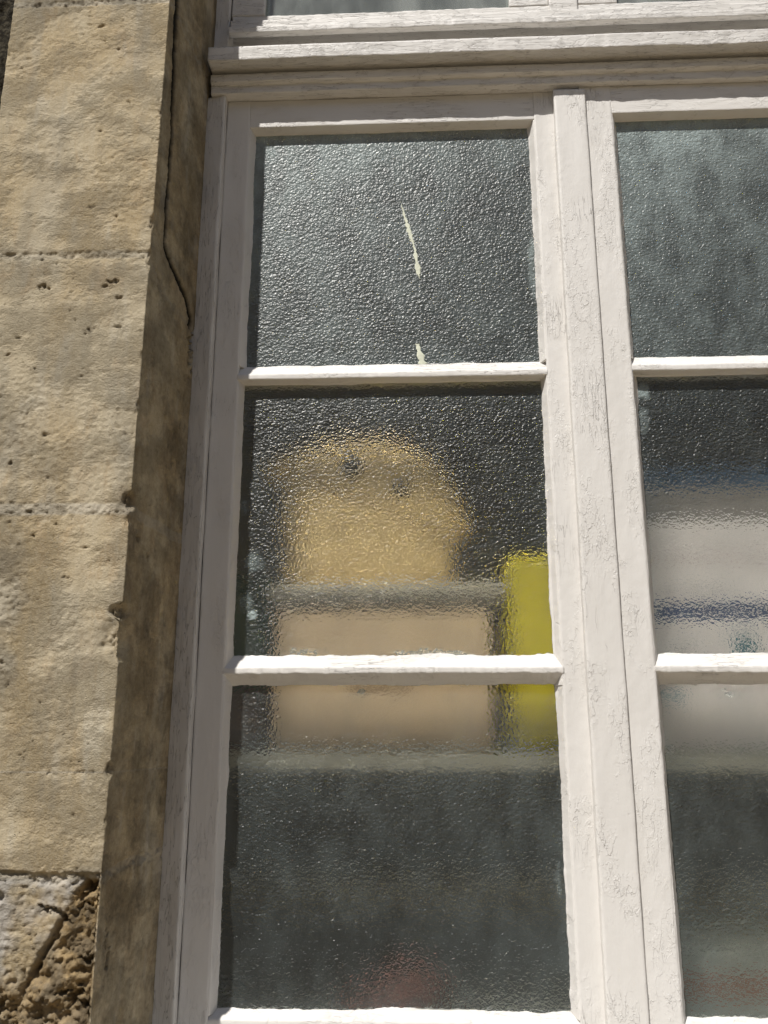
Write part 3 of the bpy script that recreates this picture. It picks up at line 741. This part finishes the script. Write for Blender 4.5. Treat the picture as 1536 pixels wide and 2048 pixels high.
# yellow box file
YB = simple('yellow_card', (.80, .66, .012), .5, .05, 12)
yf = empty('box_file', (.41, .24, -.7525), 'bright yellow upright box file against the middle stile', 'box file')
pbox('case', (.3625, .100, -.7525), (.458, .37, -.4915), YB, yf, .013)
pbox('spine_edge', (.370, .0975, -.745), (.374, .101, -.51), simple('yellow_edge', (.5, .42, .03)), yf, .001)

GRN = simple('dark_green_card', (.03, .085, .045), .5, .2, 30); BRN = simple('brown_leather', (.16, .10, .09), .6, .2, 30)
g1 = empty('cash_tin', (-.05, .24, -.7525), 'dull purple brown tin left of the tan box on the shelf', 'tin')
pbox('body', (-.11, .112, -.7525), (.0335, .33, -.690), BRN, g1, .005); pbox('lid', (-.112, .110, -.690), (.0350, .332, -.675), BRN, g1, .004)
g2 = empty('green_case', (-.05, .24, -.675), 'dark green case standing on the brown tin left of the tan box', 'case')
pbox('body', (-.10, .122, -.6748), (.0345, .32, -.54), GRN, g2, .006); pbox('lid', (-.103, .119, -.54), (.0365, .323, -.516), GRN, g2, .005)

# stack behind the right sash
WHT = simple('white_card', (.86, .79, .78), .6, .05, 14); BLU = simple('blue_board', (.03, .10, .22), .5, .1, 14)
NAV = simple('navy_board', (.03, .07, .20), .5); GRY = simple('grey_brown_card', (.30, .27, .25), .7, .1, 10); TEAL = simple('teal_label', (.05, .17, .22), .5)
def cbox(nm, x0, x1, z0, z1, mat, label, cat, y=.10, lidm=None, dz=.03):
    e = empty(nm, ((x0+x1)/2, .24, z0), label, cat)
    pbox('body', (x0, y+.0015, z0+.0003), (x1, .38, z1-dz), mat, e, .003)
    pbox('lid', (x0-.002, y, z1-dz), (x1+.002, .382, z1-.0005), lidm or mat, e, .003)
    return e
b1_ = cbox('archive_box', .508, .93, -.7525, -.5830, WHT, 'white archive box with teal square label at the bottom of the stack', 'box')
FP = simple('grey_blue_print', (.40, .46, .50)); FQ = simple('grey_print', (.50, .49, .49)); FR = simple('rose_print', (.60, .48, .50))
pbox('label', (.6615, .0990, -.6330), (.6870, .1018, -.6110), TEAL, b1_, .0005)
pbox('label', (.645, .0990, -.6040), (.690, .1018, -.5985), FP, b1_, .0005)
pbox('label', (.575, .0990, -.6260), (.612, .1018, -.6210), FQ, b1_, .0005)
pbox('label', (.555, .0992, -.6900), (.590, .1018, -.6780), FP, b1_, .0005)
b2_ = cbox('folder', .500, .94, -.5828, -.5640, NAV, 'thin navy blue folder between the two white boxes', 'folder', dz=.005)
b3_ = cbox('archive_box', .512, .925, -.5638, -.4475, WHT, 'plain white archive box above the navy folder', 'box', y=.104)
pbox('label', (.575, .1028, -.545), (.660, .1058, -.538), simple('pale_print', (.66, .61, .62)), b3_, .0005)
pbox('stripe', (.513, .1028, -.5010), (.924, .1058, -.4985), FR, b3_, .0005)
b4_ = cbox('document_box', .508, .93, -.4473, -.3975, GRY, 'grey brown document box under the blue folder', 'box', y=.110, dz=.018)
b5_ = cbox('folder', .505, .935, -.3973, -.3690, BLU, 'dark blue folder lying on top of the stack', 'folder', y=.116, dz=.006)

RED = simple('red_cloth', (.15, .055, .04), .9, .2, 30)
rd = empty('cloth_bag', (.21, .24, -1.12), 'dull red cloth bag low behind the bottom left pane', 'bag')
blob('bag_body', (.205, .24, -1.078), (.078, .06, .038), RED, rd, -.32); blob('knot', (.225, .235, -1.036), (.02, .02, .012), RED, rd)
cr = empty('reflection_box', (.75, .26, -1.12), 'added grey box with rust brown rim imitating a reflection in the bottom right pane', 'reflection_box')  # added box; its grey imitates a reflection on the pane
CP = simple('reflection_grey', (.30, .31, .27))
pbox('body', (.50, .124, -1.1198), (1.0, .38, -1.040), CP, cr, .004)
pbox('rim', (.495, .120, -1.040), (1.005, .385, -1.0235), simple('rust_rim', (.30, .14, .08)), cr, .003)
pbox('lid', (.502, .126, -1.0235), (.998, .38, -.985), CP, cr, .006)

# terrace across the street, seen only as soft reflections and shade colour
bd = empty('building', (0, -11, GZ), 'limestone terrace standing across the street, behind the viewer', 'building')
BW = simple('terrace_stone', (.46, .38, .26), .9, .1, .6, .002, 8)
box('wall', (-22, -18, 0), (22, -11, 7.5), BW, bd, .02, rel=(0, -11, 0))
DK = simple('terrace_glass', (.03, .035, .04), .1)
for i in range(-7, 8):
    for z in (1.0, 4.3):
        box('window', (i*2.8-.5, -10.99, z), (i*2.8+.5, -10.95, z+1.8), DK, bd, .005, rel=(0, -11, 0))
